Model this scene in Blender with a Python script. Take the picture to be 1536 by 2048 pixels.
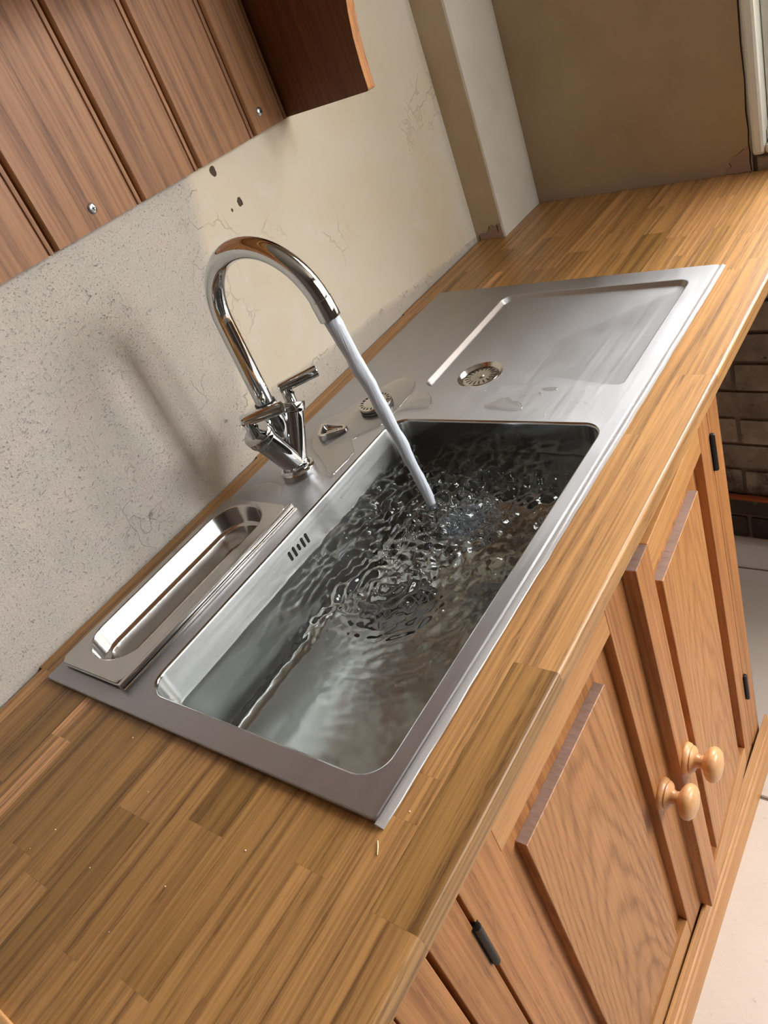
import bpy, bmesh, math, random
from mathutils import Vector, Matrix, noise
random.seed(7)
sc = bpy.context.scene
for o in list(bpy.data.objects): bpy.data.objects.remove(o)
PI = math.pi
# ------------------------------------------------------------------ camera
F_PIX = 1551.7524
cd = bpy.data.cameras.new('camera'); cam = bpy.data.objects.new('camera', cd); sc.collection.objects.link(cam)
cd.sensor_fit = 'VERTICAL'; cd.sensor_height = 36.0; cd.lens = F_PIX/2048*36.0; cd.clip_start = .02; cd.clip_end = 200
cam.matrix_world = Matrix(((0.5250851, 0.6336417, -0.5681408, -0.1950989), (-0.7796222, 0.0904273, -0.6196871, -0.3728297), (-0.3412841, 0.7683236, 0.5414831, 0.5364534), (0, 0, 0, 1)))
sc.camera = cam
# ------------------------------------------------------------------ world: plain overcast sky
w = bpy.data.worlds.new('overcast_sky'); sc.world = w; w.use_nodes = True
bg = w.node_tree.nodes['Background']; bg.inputs[0].default_value = (1.0, .99, .98, 1); bg.inputs[1].default_value = 38.0
# daylight comes in through the window of the right wall
def portal(name, loc, rot, sx, sy):
    l = bpy.data.lights.new(name, 'AREA'); l.shape = 'RECTANGLE'; l.size = sx; l.size_y = sy; l.cycles.is_portal = True
    o = bpy.data.objects.new(name, l); sc.collection.objects.link(o); o.location = loc; o.rotation_euler = rot
WY0, WY1, WZ0, WZ1 = -.78, .046, .03, 1.32
DX0, DX1, DZ0, DZ1, DY = 1.60, 2.65, .45, 1.70, -2.6      # two unseen windows added opposite the sink, the wide one for the tap shadow
EX0, EX1 = .90, 1.34  # the narrow one, added as fill light for the back wall and pier
portal('window_portal', (1.62, (WY0+WY1)/2, (WZ0+WZ1)/2), (0, PI/2, 0), WZ1-WZ0, WY1-WY0)
portal('added_wide_window_portal', ((DX0+DX1)/2, DY-.14, (DZ0+DZ1)/2), (PI/2, 0, 0), DX1-DX0, DZ1-DZ0)
portal('added_narrow_window_portal', ((EX0+EX1)/2, DY-.14, (DZ0+DZ1)/2), (PI/2, 0, 0), EX1-EX0, DZ1-DZ0)
sc.view_settings.view_transform = 'Standard'; sc.view_settings.look = 'None'
sc.view_settings.exposure = 0.0; sc.view_settings.gamma = 1.0; sc.view_settings.use_curve_mapping = False
sc.cycles.use_denoising = True; sc.cycles.adaptive_threshold = .03; sc.cycles.max_bounces = 10; sc.cycles.diffuse_bounces = 4; sc.cycles.transmission_bounces = 8
sc.cycles.glossy_bounces = 6; sc.cycles.transparent_max_bounces = 12; sc.cycles.sample_clamp_indirect = 8

# ------------------------------------------------------------------ helpers
def srgb(r, g, b):
    f = lambda c: ((c/255+.055)/1.055)**2.4 if c/255 > .04045 else c/255/12.92
    return (f(r), f(g), f(b), 1)
class NT:
    def __init__(s, name):
        s.m = bpy.data.materials.new(name); s.m.use_nodes = True; s.t = s.m.node_tree; s.n = s.t.nodes
        s.b = s.n['Principled BSDF']; s.out = s.n['Material Output']
    def add(s, ty, ins=None, **kw):
        n = s.n.new(ty)
        for k, v in kw.items(): setattr(n, k, v)
        for k, v in (ins or {}).items(): s.set(n, k, v)
        return n
    def set(s, n, k, v):
        i = n.inputs[k]
        if hasattr(v, 'is_output'): s.t.links.new(v, i)
        else: i.default_value = v
    def math(s, op, a, b=0.0, c=None, clamp=False):
        n = s.add('ShaderNodeMath', operation=op, use_clamp=clamp); s.set(n, 0, a); s.set(n, 1, b)
        if c is not None: s.set(n, 2, c)
        return n.outputs[0]
    def mix(s, f, a, b, mode='MIX'):
        n = s.add('ShaderNodeMix', data_type='RGBA', blend_type=mode); s.set(n, 0, f); s.set(n, 6, a); s.set(n, 7, b); return n.outputs[2]
    def noise(s, vec, scale, detail=3, rough=.5, dist=0):
        n = s.add('ShaderNodeTexNoise', {'Scale': scale, 'Detail': detail, 'Roughness': rough, 'Distortion': dist})
        if vec is not None: s.set(n, 'Vector', vec)
        return n.outputs['Fac']
    def ramp(s, f, a, b, ca=(0,0,0,1), cb=(1,1,1,1)):
        n = s.add('ShaderNodeValToRGB'); n.color_ramp.elements[0].position = a; n.color_ramp.elements[1].position = b
        n.color_ramp.elements[0].color = ca; n.color_ramp.elements[1].color = cb; s.set(n, 0, f); return n.outputs[0]
    def mapping(s, vec, scale=(1,1,1), loc=(0,0,0), rot=(0,0,0)):
        n = s.add('ShaderNodeMapping'); s.set(n, 'Vector', vec); n.inputs['Scale'].default_value = scale
        n.inputs['Location'].default_value = loc; n.inputs['Rotation'].default_value = rot; return n.outputs[0]
    def bump(s, h, strength=.3, dist=.001, normal=None):
        n = s.add('ShaderNodeBump', {'Strength': strength, 'Distance': dist, 'Height': h})
        if normal is not None: s.set(n, 'Normal', normal)
        return n.outputs[0]
    def coord(s): return s.add('ShaderNodeTexCoord').outputs['Object']

def plain(name, col, rough=.5, metal=0, **kw):
    t = NT(name); t.b.inputs['Base Color'].default_value = col; t.b.inputs['Roughness'].default_value = rough; t.b.inputs['Metallic'].default_value = metal
    for k, v in kw.items(): t.b.inputs[k].default_value = v
    return t.m

def oak(name, light, dark, axis='X', rough=.42, contrast=.75, figure=.6, coat=.0, tone=.28, cath=None):
    """oak with the grain along one axis of the object; the object colour's first channel sets how pale the piece is"""
    t = NT(name); info = t.add('ShaderNodeObjectInfo')
    rv = t.add('ShaderNodeCombineXYZ', {0: t.math('MULTIPLY', info.outputs['Random'], 37.0), 1: t.math('MULTIPLY', info.outputs['Random'], 91.0), 2: t.math('MULTIPLY', info.outputs['Random'], 53.0)}).outputs[0]
    add = t.add('ShaderNodeVectorMath', operation='ADD'); t.set(add, 0, t.coord()); t.set(add, 1, rv); v = add.outputs[0]
    def sc3(along, across): return (along, across, across) if axis == 'X' else (across, across, along) if axis == 'Z' else (across, along, across)
    big = t.noise(t.mapping(v, sc3(1.1, 10)), 1.0, 2, .5)
    n = t.add('ShaderNodeSeparateXYZ'); t.set(n, 0, v if cath is None else t.coord())
    a, b, l = {'X': (1, 2, 0), 'Z': (0, 1, 2), 'Y': (0, 2, 1)}[axis]
    if cath is None:    # growth rings: bands across the grain, pushed about by the slow noise
        ph = t.math('ADD', t.math('MULTIPLY', n.outputs[a], 230.0), t.math('MULTIPLY', n.outputs[b], 90.0))
        ph = t.math('ADD', ph, t.math('MULTIPLY', big, 22.0))
    else:               # flat-sawn board: nested arches about the line x = cath
        u = t.math('SUBTRACT', n.outputs[a], cath)
        ph = t.math('ADD', t.math('MULTIPLY', t.math('MULTIPLY', u, u), 3600.0), t.math('MULTIPLY', n.outputs[l], 62.0))
        ph = t.math('ADD', ph, t.math('MULTIPLY', t.noise(t.mapping(v, sc3(5, 26)), 1.0, 3, .55), 13.0))
    rings = t.math('POWER', t.math('MULTIPLY_ADD', t.math('SINE', ph), .5, .5), 2.6)
    lines = t.ramp(t.noise(t.mapping(v, sc3(2.6, 190)), 1.0, 3, .6), .42, .66)
    fine = t.noise(t.mapping(v, sc3(9, 420)), 1.0, 3, .65)
    mid = t.noise(t.mapping(v, sc3(3.0, 42)), 1.0, 3, .55)
    pores = t.ramp(t.noise(t.mapping(v, sc3(30, 480)), 1.0, 2, .5), .56, .68)
    pores = t.math('MULTIPLY', pores, t.math('MULTIPLY_ADD', rings, .7, .3))
    f = t.math('ADD', t.math('MULTIPLY', rings, .42*figure), t.math('MULTIPLY', lines, .46))
    f = t.math('ADD', f, t.math('MULTIPLY', mid, .55))
    f = t.math('ADD', f, t.math('MULTIPLY', fine, .25))
    f = t.math('SUBTRACT', f, .36, clamp=True)
    f = t.math('MULTIPLY', f, contrast*1.25, clamp=True)
    col = t.mix(f, light, dark)
    col = t.mix(t.math('MULTIPLY', pores, .6*contrast, clamp=True), col, [c*.5 for c in dark[:3]]+[1])
    oc = t.add('ShaderNodeSeparateColor'); t.set(oc, 0, info.outputs['Color'])
    tn = t.math('MULTIPLY_ADD', t.math('SUBTRACT', oc.outputs[0], .5), 2*tone, 1.0)
    tone_col = t.add('ShaderNodeCombineColor', {0: tn, 1: tn, 2: t.math('MULTIPLY', tn, t.math('MULTIPLY_ADD', t.math('SUBTRACT', oc.outputs[0], .5), tone*1.1, 1.0))}).outputs[0]
    col = t.mix(1.0, col, tone_col, 'MULTIPLY')
    t.set(t.b, 'Base Color', col)
    t.set(t.b, 'Roughness', t.math('MULTIPLY_ADD', f, .12, rough))
    t.b.inputs['Coat Weight'].default_value = coat; t.b.inputs['Coat Roughness'].default_value = .25
    t.set(t.b, 'Normal', t.bump(t.math('ADD', fine, t.math('MULTIPLY', pores, -.6)), .25, .0006))
    return t.m

def steel(name, base=(.60, .60, .60, 1), rough=.26, aniso=0, brush=(4, 300, 300), bump=.04, blotch=.05, tan=(0, 1, 0)):
    t = NT(name); v = t.coord()
    br = t.noise(t.mapping(v, brush), 1.0, 3, .6); bl = t.noise(v, 22, 4, .6)
    t.b.inputs['Metallic'].default_value = 1
    t.set(t.b, 'Base Color', t.mix(t.math('MULTIPLY', bl, .25), base, [c*.8 for c in base[:3]]+[1]))
    t.set(t.b, 'Roughness', t.math('ADD', t.math('MULTIPLY', t.math('SUBTRACT', br, .5), .12 if rough > .3 else .02), t.math('MULTIPLY_ADD', t.math('SUBTRACT', bl, .5), blotch*2, rough)))
    if bump: t.set(t.b, 'Normal', t.bump(br, bump, .0006))
    if aniso:   # brushed along x, so highlights spread across it
        t.b.inputs['Anisotropic'].default_value = aniso; t.set(t.b, 'Tangent', t.add('ShaderNodeCombineXYZ', {0: float(tan[0]), 1: float(tan[1]), 2: float(tan[2])}).outputs[0])
    return t.m

def link(name, me, mat, parent=None):
    o = bpy.data.objects.new(name, me); sc.collection.objects.link(o)
    if mat: me.materials.append(mat)
    if parent: o.parent = parent
    return o
def tag(o, label=None, cat=None, group=None, kind=None):
    for k, v in (('label', label), ('category', cat), ('group', group), ('kind', kind)):
        if v: o[k] = v
    return o
def empty(name, loc=(0,0,0), **kw):
    o = bpy.data.objects.new(name, None); sc.collection.objects.link(o); o.location = loc; o.empty_display_size = .05; return tag(o, **kw)
def finish(bm, name, mat, parent=None, smooth=None):
    bmesh.ops.recalc_face_normals(bm, faces=bm.faces[:])
    me = bpy.data.meshes.new(name); bm.to_mesh(me); bm.free()
    if smooth is not None:
        for p in me.polygons: p.use_smooth = True
        if smooth < 179: me.set_sharp_from_angle(angle=math.radians(smooth))
    return link(name, me, mat, parent)
def add_box(bm, x0, x1, y0, y1, z0, z1, bev=0, seg=1):
    r = bmesh.ops.create_cube(bm, size=1.0)
    for v in r['verts']:
        v.co = Vector((x0+(v.co.x+.5)*(x1-x0), y0+(v.co.y+.5)*(y1-y0), z0+(v.co.z+.5)*(z1-z0)))
    if bev:
        es = list({e for v in r['verts'] for e in v.link_edges})
        bmesh.ops.bevel(bm, geom=es, offset=bev, segments=seg, affect='EDGES', profile=.5)
def box(name, x0, x1, y0, y1, z0, z1, mat, parent=None, bev=0, seg=1):
    bm = bmesh.new(); add_box(bm, x0, x1, y0, y1, z0, z1, bev, seg); return finish(bm, name, mat, parent)
def loft(bm, loops, close0=False, close1=False, cyc=True):
    L = [[bm.verts.new(p) for p in lp] for lp in loops]; n = len(L[0])
    for a, b in zip(L, L[1:]):
        for i in range(n if cyc else n-1):
            j = (i+1) % n
            bm.faces.new((a[i], a[j], b[j], b[i]))
    if close0: bm.faces.new(L[0])
    if close1: bm.faces.new(L[-1])
    return L
def rr(x0, x1, y0, y1, r, z, n=8):
    P = []
    rs = r if isinstance(r, (list, tuple)) else (r,)*4
    for (cx, cy, sx, sy, a0, q) in ((x1, y1, -1, -1, 0, rs[0]), (x0, y1, 1, -1, 90, rs[1]), (x0, y0, 1, 1, 180, rs[2]), (x1, y0, -1, 1, 270, rs[3])):
        for k in range(n+1):
            a = math.radians(a0+90*k/n); P.append(Vector((cx+sx*q+q*math.cos(a), cy+sy*q+q*math.sin(a), z)))
    return P
def tube(bm, pts, radii, seg=16, cap=True):
    pts = [Vector(p) for p in pts]; n = len(pts)
    if not isinstance(radii, (list, tuple)): radii = [radii]*n
    up = None; loops = []
    for i, p in enumerate(pts):
        d = (pts[min(i+1, n-1)]-pts[max(i-1, 0)]).normalized()
        if up is None:
            up = Vector((0,0,1)) if abs(d.z) < .9 else Vector((1,0,0))
        s = d.cross(up).normalized(); up = s.cross(d).normalized()
        loops.append([p+(s*math.cos(2*PI*k/seg)+up*math.sin(2*PI*k/seg))*radii[i] for k in range(seg)])
    loft(bm, loops, cap, cap)
def lathe(bm, prof, c=(0,0,0), axis=(0,0,1), seg=32, cap=True):
    """prof: (radius, distance along axis)"""
    q = Vector((0,0,1)).rotation_difference(Vector(axis)); c = Vector(c)
    loft(bm, [[c+q@Vector((r*math.cos(2*PI*k/seg), r*math.sin(2*PI*k/seg), h)) for k in range(seg)] for r, h in prof], cap, cap)
def fill_plate(bm, loops):
    es = []
    for lp in loops:
        vs = [bm.verts.new(p) for p in lp]
        es += [bm.edges.new((vs[i], vs[(i+1) % len(vs)])) for i in range(len(vs))]
    bmesh.ops.triangle_fill(bm, edges=es, use_beauty=True, use_dissolve=False)

# ------------------------------------------------------------------ materials
OAK_TOP = oak('oak_worktop', srgb(181,135,82), srgb(84,52,25), 'X', .31, .86, .5, 0, .5)
OAK_ENDT = OAK_TOP
OAK_V = oak('oak_cabinet_upright', srgb(190,130,76), srgb(122,70,34), 'Z', .42, .8, .6, 0, .25)
OAK_H = oak('oak_cabinet_level', srgb(200,146,88), srgb(150,96,50), 'X', .42, .6, .5, 0, .25)
OAK_BOARD = oak('oak_wall_board', srgb(152,102,60), srgb(78,46,22), 'Z', .5, .75, .7, 0, .3)
OAK_DARK = oak('oak_shaded_panel', srgb(120,74,44), srgb(70,40,24), 'Z', .5, .7, .6, 0, .3)  # oak darkened to carry the shade on the end panel's inner face
OAK_PANEL_A = oak('oak_flat_sawn_wide', srgb(188,130,76), srgb(124,74,38), 'Z', .42, .68, 1.0, 0, .25, .205)
OAK_PANEL_B = oak('oak_flat_sawn_narrow', srgb(194,136,82), srgb(130,78,40), 'Z', .42, .6, .8, 0, .25, -.16)
OAK_KNOB = oak('turned_knob_wood', srgb(206,156,102), srgb(170,116,68), 'Y', .34, .35, .4, .2, .2)
def endgrain():
    t = NT('oak_end_grain'); v = t.coord()
    n = t.noise(t.mapping(v, (240, 60, 60)), 1.0, 3, .6)
    t.set(t.b, 'Base Color', t.mix(n, srgb(178,150,136), srgb(120,94,82))); t.b.inputs['Roughness'].default_value = .6
    t.set(t.b, 'Normal', t.bump(n, .3, .001)); return t.m
END = endgrain()
STEEL = steel('brushed_steel', (.43,.43,.445,1), .38, .74, (5, 260, 260), .05)
STEEL_BOWL = steel('bowl_steel_darkened', (.42,.425,.42,1), .13, 0, (5, 200, 200), 0, .015)  # same steel as the bowl walls, base darkened to paint in shade
STEEL_WALL = steel('bowl_steel_brightened', (.56,.565,.565,1), .31, .74, (5, 200, 200), .02, .03, (0, 0, 1))  # paler copy for front and back walls, their brightness painted in
STEEL_PAN = steel('pan_steel', (.60,.585,.57,1), .17, 0, (6, 200, 200), .02)
CHROME = plain('chrome', (.68,.70,.71,1), .045, 1)
BLACK = plain('black_gap', (.006,.006,.006,1), .8)  # solid black pieces paint the dark inside slots and the screw cross
HINGE = plain('black_iron', (.02,.019,.018,1), .38, .6)
ZINC = plain('zinc_screw', (.62,.63,.66,1), .28, 1)

def plaster_back():
    t = NT('raw_plaster'); v = t.coord(); s = t.add('ShaderNodeSeparateXYZ'); t.set(s, 0, v); x, z = s.outputs[0], s.outputs[2]
    wob = t.math('MULTIPLY', t.math('SUBTRACT', t.noise(v, 7, 5, .6), .5), .30)
    # rough undercoat left of a ragged line and in a strip along the worktop, skimmed smooth elsewhere
    e = t.math('SUBTRACT', t.math('MULTIPLY_ADD', z, .28, .47), x)
    rgh = t.ramp(t.math('ADD', t.math('MULTIPLY_ADD', e, 6, .5), wob, clamp=True), .42, .56)
    low = t.ramp(t.math('ADD', t.math('MULTIPLY_ADD', t.math('SUBTRACT', t.math('MULTIPLY_ADD', x, -.09, .115), z), 16, .5), t.math('MULTIPLY', wob, 1.6), clamp=True), .40, .6)
    rgh = t.math('MAXIMUM', rgh, low)
    blot = t.noise(v, 5.5, 4, .55); bl2 = t.noise(v, 16, 4, .6)
    ca = t.mix(blot, srgb(192,185,176), srgb(178,172,161)); ca = t.mix(t.ramp(bl2, .45, .75), ca, srgb(196,182,174))
    cb = t.mix(t.ramp(blot, .35, .65), srgb(208,199,184), srgb(204,191,168)); cb = t.mix(t.math('MULTIPLY', t.ramp(bl2, .55, .8), .6), cb, srgb(212,208,202))
    col = t.mix(rgh, cb, ca)
    pit = t.noise(t.mapping(v, (250, 190, 330)), 1.0, 4, .7); pits = t.ramp(pit, .58, .72)
    pitbig = t.math('MULTIPLY', t.ramp(t.noise(t.mapping(v, (70, 70, 70)), 1.0, 4, .75), .62, .70), t.ramp(t.noise(v, 9, 2, .5), .52, .64))
    pp = t.math('MULTIPLY', t.math('MAXIMUM', t.math('MULTIPLY', pits, .55), pitbig), rgh)
    col = t.mix(t.math('MULTIPLY', pp, .62), col, srgb(118,106,94))
    # hairline cracks at the edge of the skim
    vor = t.add('ShaderNodeTexVoronoi', feature='DISTANCE_TO_EDGE'); t.set(vor, 'Scale', 17.0)
    dv = t.add('ShaderNodeVectorMath', operation='ADD'); t.set(dv, 0, v); nn = t.add('ShaderNodeTexNoise', {'Scale': 14.0, 'Detail': 4.0}); t.set(nn, 'Vector', v)
    mv = t.add('ShaderNodeVectorMath', operation='SCALE'); t.set(mv, 0, nn.outputs['Color']); mv.inputs['Scale'].default_value = .12
    t.set(dv, 1, mv.outputs[0]); t.set(vor, 'Vector', dv.outputs[0])
    edge = t.math('MULTIPLY', t.math('MULTIPLY', rgh, t.math('SUBTRACT', 1.0, rgh)), 4.0, clamp=True)
    crack = t.math('MULTIPLY', t.ramp(vor.outputs['Distance'], .010, .022, (1,1,1,1), (0,0,0,1)), t.math('MAXIMUM', edge, t.math('MULTIPLY', t.ramp(t.noise(v, 6, 2, .5), .62, .68), .6)))
    col = t.mix(t.math('MULTIPLY', crack, .25), col, srgb(140,118,96))
    t.set(t.b, 'Base Color', col); t.b.inputs['Roughness'].default_value = .88
    h = t.math('ADD', t.math('MULTIPLY', t.math('MULTIPLY', pit, rgh), .7), t.math('MULTIPLY', pp, -1.2))
    h = t.math('ADD', h, t.math('MULTIPLY', t.noise(v, 400, 2, .6), t.math('MULTIPLY_ADD', rgh, .35, .02)))
    h = t.math('ADD', h, t.math('MULTIPLY', rgh, -1.3)); h = t.math('SUBTRACT', h, t.math('MULTIPLY', crack, .7))
    h = t.math('ADD', h, t.math('MULTIPLY', blot, 1.2))
    t.set(t.b, 'Normal', t.bump(h, .9, .0022)); return t.m
def plaster(name, a, b, bumpy=.35, stain=None):
    t = NT(name); v = t.coord(); n = t.noise(v, 6, 5, .55); m = t.noise(v, 30, 4, .6)
    col = t.mix(t.ramp(n, .35, .68), a, b); col = t.mix(t.math('MULTIPLY', t.ramp(m, .55, .8), .35), col, [c*1.12 for c in a[:3]]+[1])
    if stain:      # pink undercoat showing in a ragged strip just above the worktop
        s = t.add('ShaderNodeSeparateXYZ'); t.set(s, 0, v)
        k = t.ramp(t.math('ADD', t.math('MULTIPLY_ADD', s.outputs[2], -14, .75), t.math('MULTIPLY', t.math('SUBTRACT', n, .5), 1.2), clamp=True), .42, .55)
        col = t.mix(t.math('MULTIPLY', k, .7), col, stain)
    t.set(t.b, 'Base Color', col); t.b.inputs['Roughness'].default_value = .86
    t.set(t.b, 'Normal', t.bump(t.math('ADD', n, t.math('MULTIPLY', m, .3)), bumpy, .004)); return t.m
P_BACK = plaster_back()
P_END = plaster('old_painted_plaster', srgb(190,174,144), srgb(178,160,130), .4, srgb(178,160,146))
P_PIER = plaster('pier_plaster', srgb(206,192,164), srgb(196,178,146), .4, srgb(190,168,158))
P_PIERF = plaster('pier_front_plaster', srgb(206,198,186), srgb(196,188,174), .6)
P_ROOM = plaster('room_plaster', srgb(96,84,74), srgb(84,72,62), .3)
P_CEIL = plaster('ceiling_plaster', srgb(124,114,102), srgb(112,102,90), .3)
WHITE = plain('white_gloss_paint', srgb(232,232,224), .28)
def flagstone():
    t = NT('pale_floor_stone'); v = t.coord(); info = t.add('ShaderNodeObjectInfo')
    n = t.noise(v, 5, 5, .6); m = t.noise(v, 70, 3, .6)
    col = t.mix(n, srgb(226,214,204), srgb(210,196,184)); col = t.mix(t.math('MULTIPLY', t.ramp(m, .68, .78), .5), col, srgb(150,134,122))
    k = t.math('MULTIPLY_ADD', info.outputs['Random'], .10, .95); col = t.mix(1.0, col, t.add('ShaderNodeCombineColor', {0: k, 1: k, 2: k}).outputs[0], 'MULTIPLY')
    t.set(t.b, 'Base Color', col); t.b.inputs['Roughness'].default_value = .55; t.set(t.b, 'Normal', t.bump(t.math('ADD', n, m), .3, .002)); return t.m
FLOOR = flagstone(); GROUT = plain('dark_grout', srgb(120,106,92), .9)
def brickmat():
    t = NT('dirty_limewashed_brick'); v = t.coord(); info = t.add('ShaderNodeObjectInfo')
    n = t.noise(v, 14, 5, .65); m = t.noise(v, 60, 4, .7); s = t.add('ShaderNodeSeparateXYZ'); t.set(s, 0, v)
    col = t.mix(t.ramp(n, .35, .7), srgb(172,156,140), srgb(128,108,94))
    col = t.mix(t.ramp(m, .6, .72), col, srgb(90,66,52))
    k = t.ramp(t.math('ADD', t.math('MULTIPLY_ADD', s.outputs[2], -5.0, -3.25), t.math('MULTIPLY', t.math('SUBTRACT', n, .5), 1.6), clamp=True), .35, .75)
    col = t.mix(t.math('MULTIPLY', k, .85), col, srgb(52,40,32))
    q = t.math('MULTIPLY_ADD', info.outputs['Random'], .3, .8); col = t.mix(1.0, col, t.add('ShaderNodeCombineColor', {0: q, 1: q, 2: q}).outputs[0], 'MULTIPLY')
    t.set(t.b, 'Base Color', col); t.b.inputs['Roughness'].default_value = .9; t.set(t.b, 'Normal', t.bump(t.math('ADD', n, m), .6, .004)); return t.m
BRICK = brickmat(); MORTAR = plaster('old_mortar', srgb(140,124,110), srgb(108,92,80), .6)

def thin(name, tint=(1,1,1,1), refl=.9, ior=1.33, diff=0, dcol=(.8,.85,.9,1)):
    """clear film: light goes straight through, a Fresnel share is mirrored"""
    t = NT(name); ge = t.add('ShaderNodeNewGeometry'); fr = t.add('ShaderNodeFresnel', {'IOR': t.math('MULTIPLY_ADD', ge.outputs['Backfacing'], 1/ior-ior, ior)}); tr = t.add('ShaderNodeBsdfTransparent', {'Color': tint}); gl = t.add('ShaderNodeBsdfGlossy', {'Roughness': .02})
    m = t.add('ShaderNodeMixShader'); t.set(m, 0, t.math('MULTIPLY', fr.outputs[0], refl)); t.set(m, 1, tr.outputs[0]); t.set(m, 2, gl.outputs[0]); o = m.outputs[0]
    if diff:
        d = t.add('ShaderNodeBsdfDiffuse', {'Color': dcol}); m2 = t.add('ShaderNodeMixShader'); t.set(m2, 0, diff); t.set(m2, 1, o); t.set(m2, 2, d.outputs[0]); o = m2.outputs[0]
    t.t.links.new(o, t.out.inputs['Surface']); return t.m
GLASS = thin('window_glass', (.97,.98,.98,1), 1.0, 1.5)
BUBBLE = thin('bubble_film', (.93,.94,.95,1), 1.6, 1.45)
PUDDLE = thin('shallow_water', (.97,.97,.96,1), 3.0, 1.34)
FROTH = thin('underwater_froth', (.9,.92,.95,1), .6, 1.4, .30, (.72,.74,.80,1))
WATER = NT('water'); g = WATER.add('ShaderNodeBsdfGlass', {'IOR': 1.333, 'Roughness': 0.0, 'Color': (.93,.955,.945,1)}); WATER.t.links.new(g.outputs[0], WATER.out.inputs['Surface']); WATER = WATER.m
def streammat():
    t = NT('running_water'); v = t.coord(); n = t.noise(t.mapping(v, (260, 260, 14)), 1.0, 4, .6)
    t.set(t.b, 'Base Color', t.mix(n, srgb(232,236,242), srgb(200,208,222))); t.b.inputs['Roughness'].default_value = .16
    t.b.inputs['IOR'].default_value = 1.33; t.b.inputs['Transmission Weight'].default_value = .2
    t.set(t.b, 'Normal', t.bump(n, .6, .002)); return t.m
STREAM = streammat()
SEALANT = plain('clear_sealant', (.66,.63,.62,1), .12, 0, **{'Transmission Weight': .6, 'IOR': 1.4})

# ------------------------------------------------------------------ the room
ZF = -.94                              # floor level; the worktop surface is z = 0
def yw(x): return .5630+.0125*x        # the back wall is a touch out of square
def xe(y): return 1.408+.066*y         # so is the right wall
def quad_wall(name, pts_front, depth, mat, **kw):
    bm = bmesh.new(); a = [bm.verts.new(p) for p in pts_front]; b = [bm.verts.new(Vector(p)+Vector(depth)) for p in pts_front]
    n = len(a); bm.faces.new(a); bm.faces.new(b[::-1])
    for i in range(n): bm.faces.new((a[i], b[i], b[(i+1)%n], a[(i+1)%n]))
    return tag(finish(bm, name, mat), kind='structure', **kw)
XL, YF_, ZC, XR, YN = -2.2, DY, 1.85, 3.1, -1.0     # beyond y = YN the room widens to x = XR
wb = quad_wall('wall_back', [(XL, yw(XL), ZF), (1.7, yw(1.7), ZF), (1.7, yw(1.7), ZC), (XL, yw(XL), ZC)], (0, .2, 0), P_BACK, label='bare plaster back wall, rough grey on the left and skimmed cream on the right', cat='wall')
# right wall in pieces round the window
wr = bmesh.new()
def wall_piece(y0, y1, z0, z1, d=.26):
    vs = [wr.verts.new((xe(y), y, z)) for y, z in ((y0, z0), (y1, z0), (y1, z1), (y0, z1))]; vb = [wr.verts.new((xe(v.co.y)+d, v.co.y, v.co.z)) for v in vs]
    wr.faces.new(vs); wr.faces.new(vb[::-1])
    for i in range(4): wr.faces.new((vs[i], vb[i], vb[(i+1)%4], vs[(i+1)%4]))
wall_piece(WY1+.004, .585, -.022, ZC); wall_piece(YN, WY0-.004, -.022, ZC); wall_piece(WY0-.004, WY1+.004, WZ1+.004, ZC)
wall_right = tag(finish(wr, 'wall_right', P_END), 'shaded tan plaster end wall beside the white window', 'wall', kind='structure')
wl = bmesh.new(); wr = wl; 
def lower_piece(y0, y1, z0, z1, off=.006): 
    vs = [wl.verts.new((xe(y)+off, y, z)) for y, z in ((y0, z0), (y1, z0), (y1, z1), (y0, z1))]; vb = [wl.verts.new((v.co.x+.25, v.co.y, v.co.z)) for v in vs]
    wl.faces.new(vs); wl.faces.new(vb[::-1])
    for i in range(4): wl.faces.new((vs[i], vb[i], vb[(i+1)%4], vs[(i+1)%4]))
lower_piece(YN, .585, ZF, -.0225); lower_piece(WY0, WY1+.003, -.022, WZ0-.001)
wall_low = tag(finish(wl, 'wall_right_lower', MORTAR), 'dirty limewashed brick wall under the worktop and window', 'wall', kind='structure')
# bricks of the lower end wall, each one a piece
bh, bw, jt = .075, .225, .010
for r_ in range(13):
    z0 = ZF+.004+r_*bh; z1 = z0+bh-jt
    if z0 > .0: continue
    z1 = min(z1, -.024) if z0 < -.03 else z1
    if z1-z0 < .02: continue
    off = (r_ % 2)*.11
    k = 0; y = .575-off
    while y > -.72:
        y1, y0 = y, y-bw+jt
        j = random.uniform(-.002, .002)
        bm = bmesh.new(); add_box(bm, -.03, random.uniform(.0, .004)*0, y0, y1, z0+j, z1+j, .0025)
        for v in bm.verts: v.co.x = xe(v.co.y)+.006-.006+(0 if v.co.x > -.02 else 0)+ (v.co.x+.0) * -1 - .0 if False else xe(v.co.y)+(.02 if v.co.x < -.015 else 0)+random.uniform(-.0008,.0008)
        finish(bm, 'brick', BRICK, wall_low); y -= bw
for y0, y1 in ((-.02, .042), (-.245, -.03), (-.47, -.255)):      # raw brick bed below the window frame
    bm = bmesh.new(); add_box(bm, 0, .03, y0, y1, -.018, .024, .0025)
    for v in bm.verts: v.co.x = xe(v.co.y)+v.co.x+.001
    finish(bm, 'brick', BRICK, wall_low)
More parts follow.
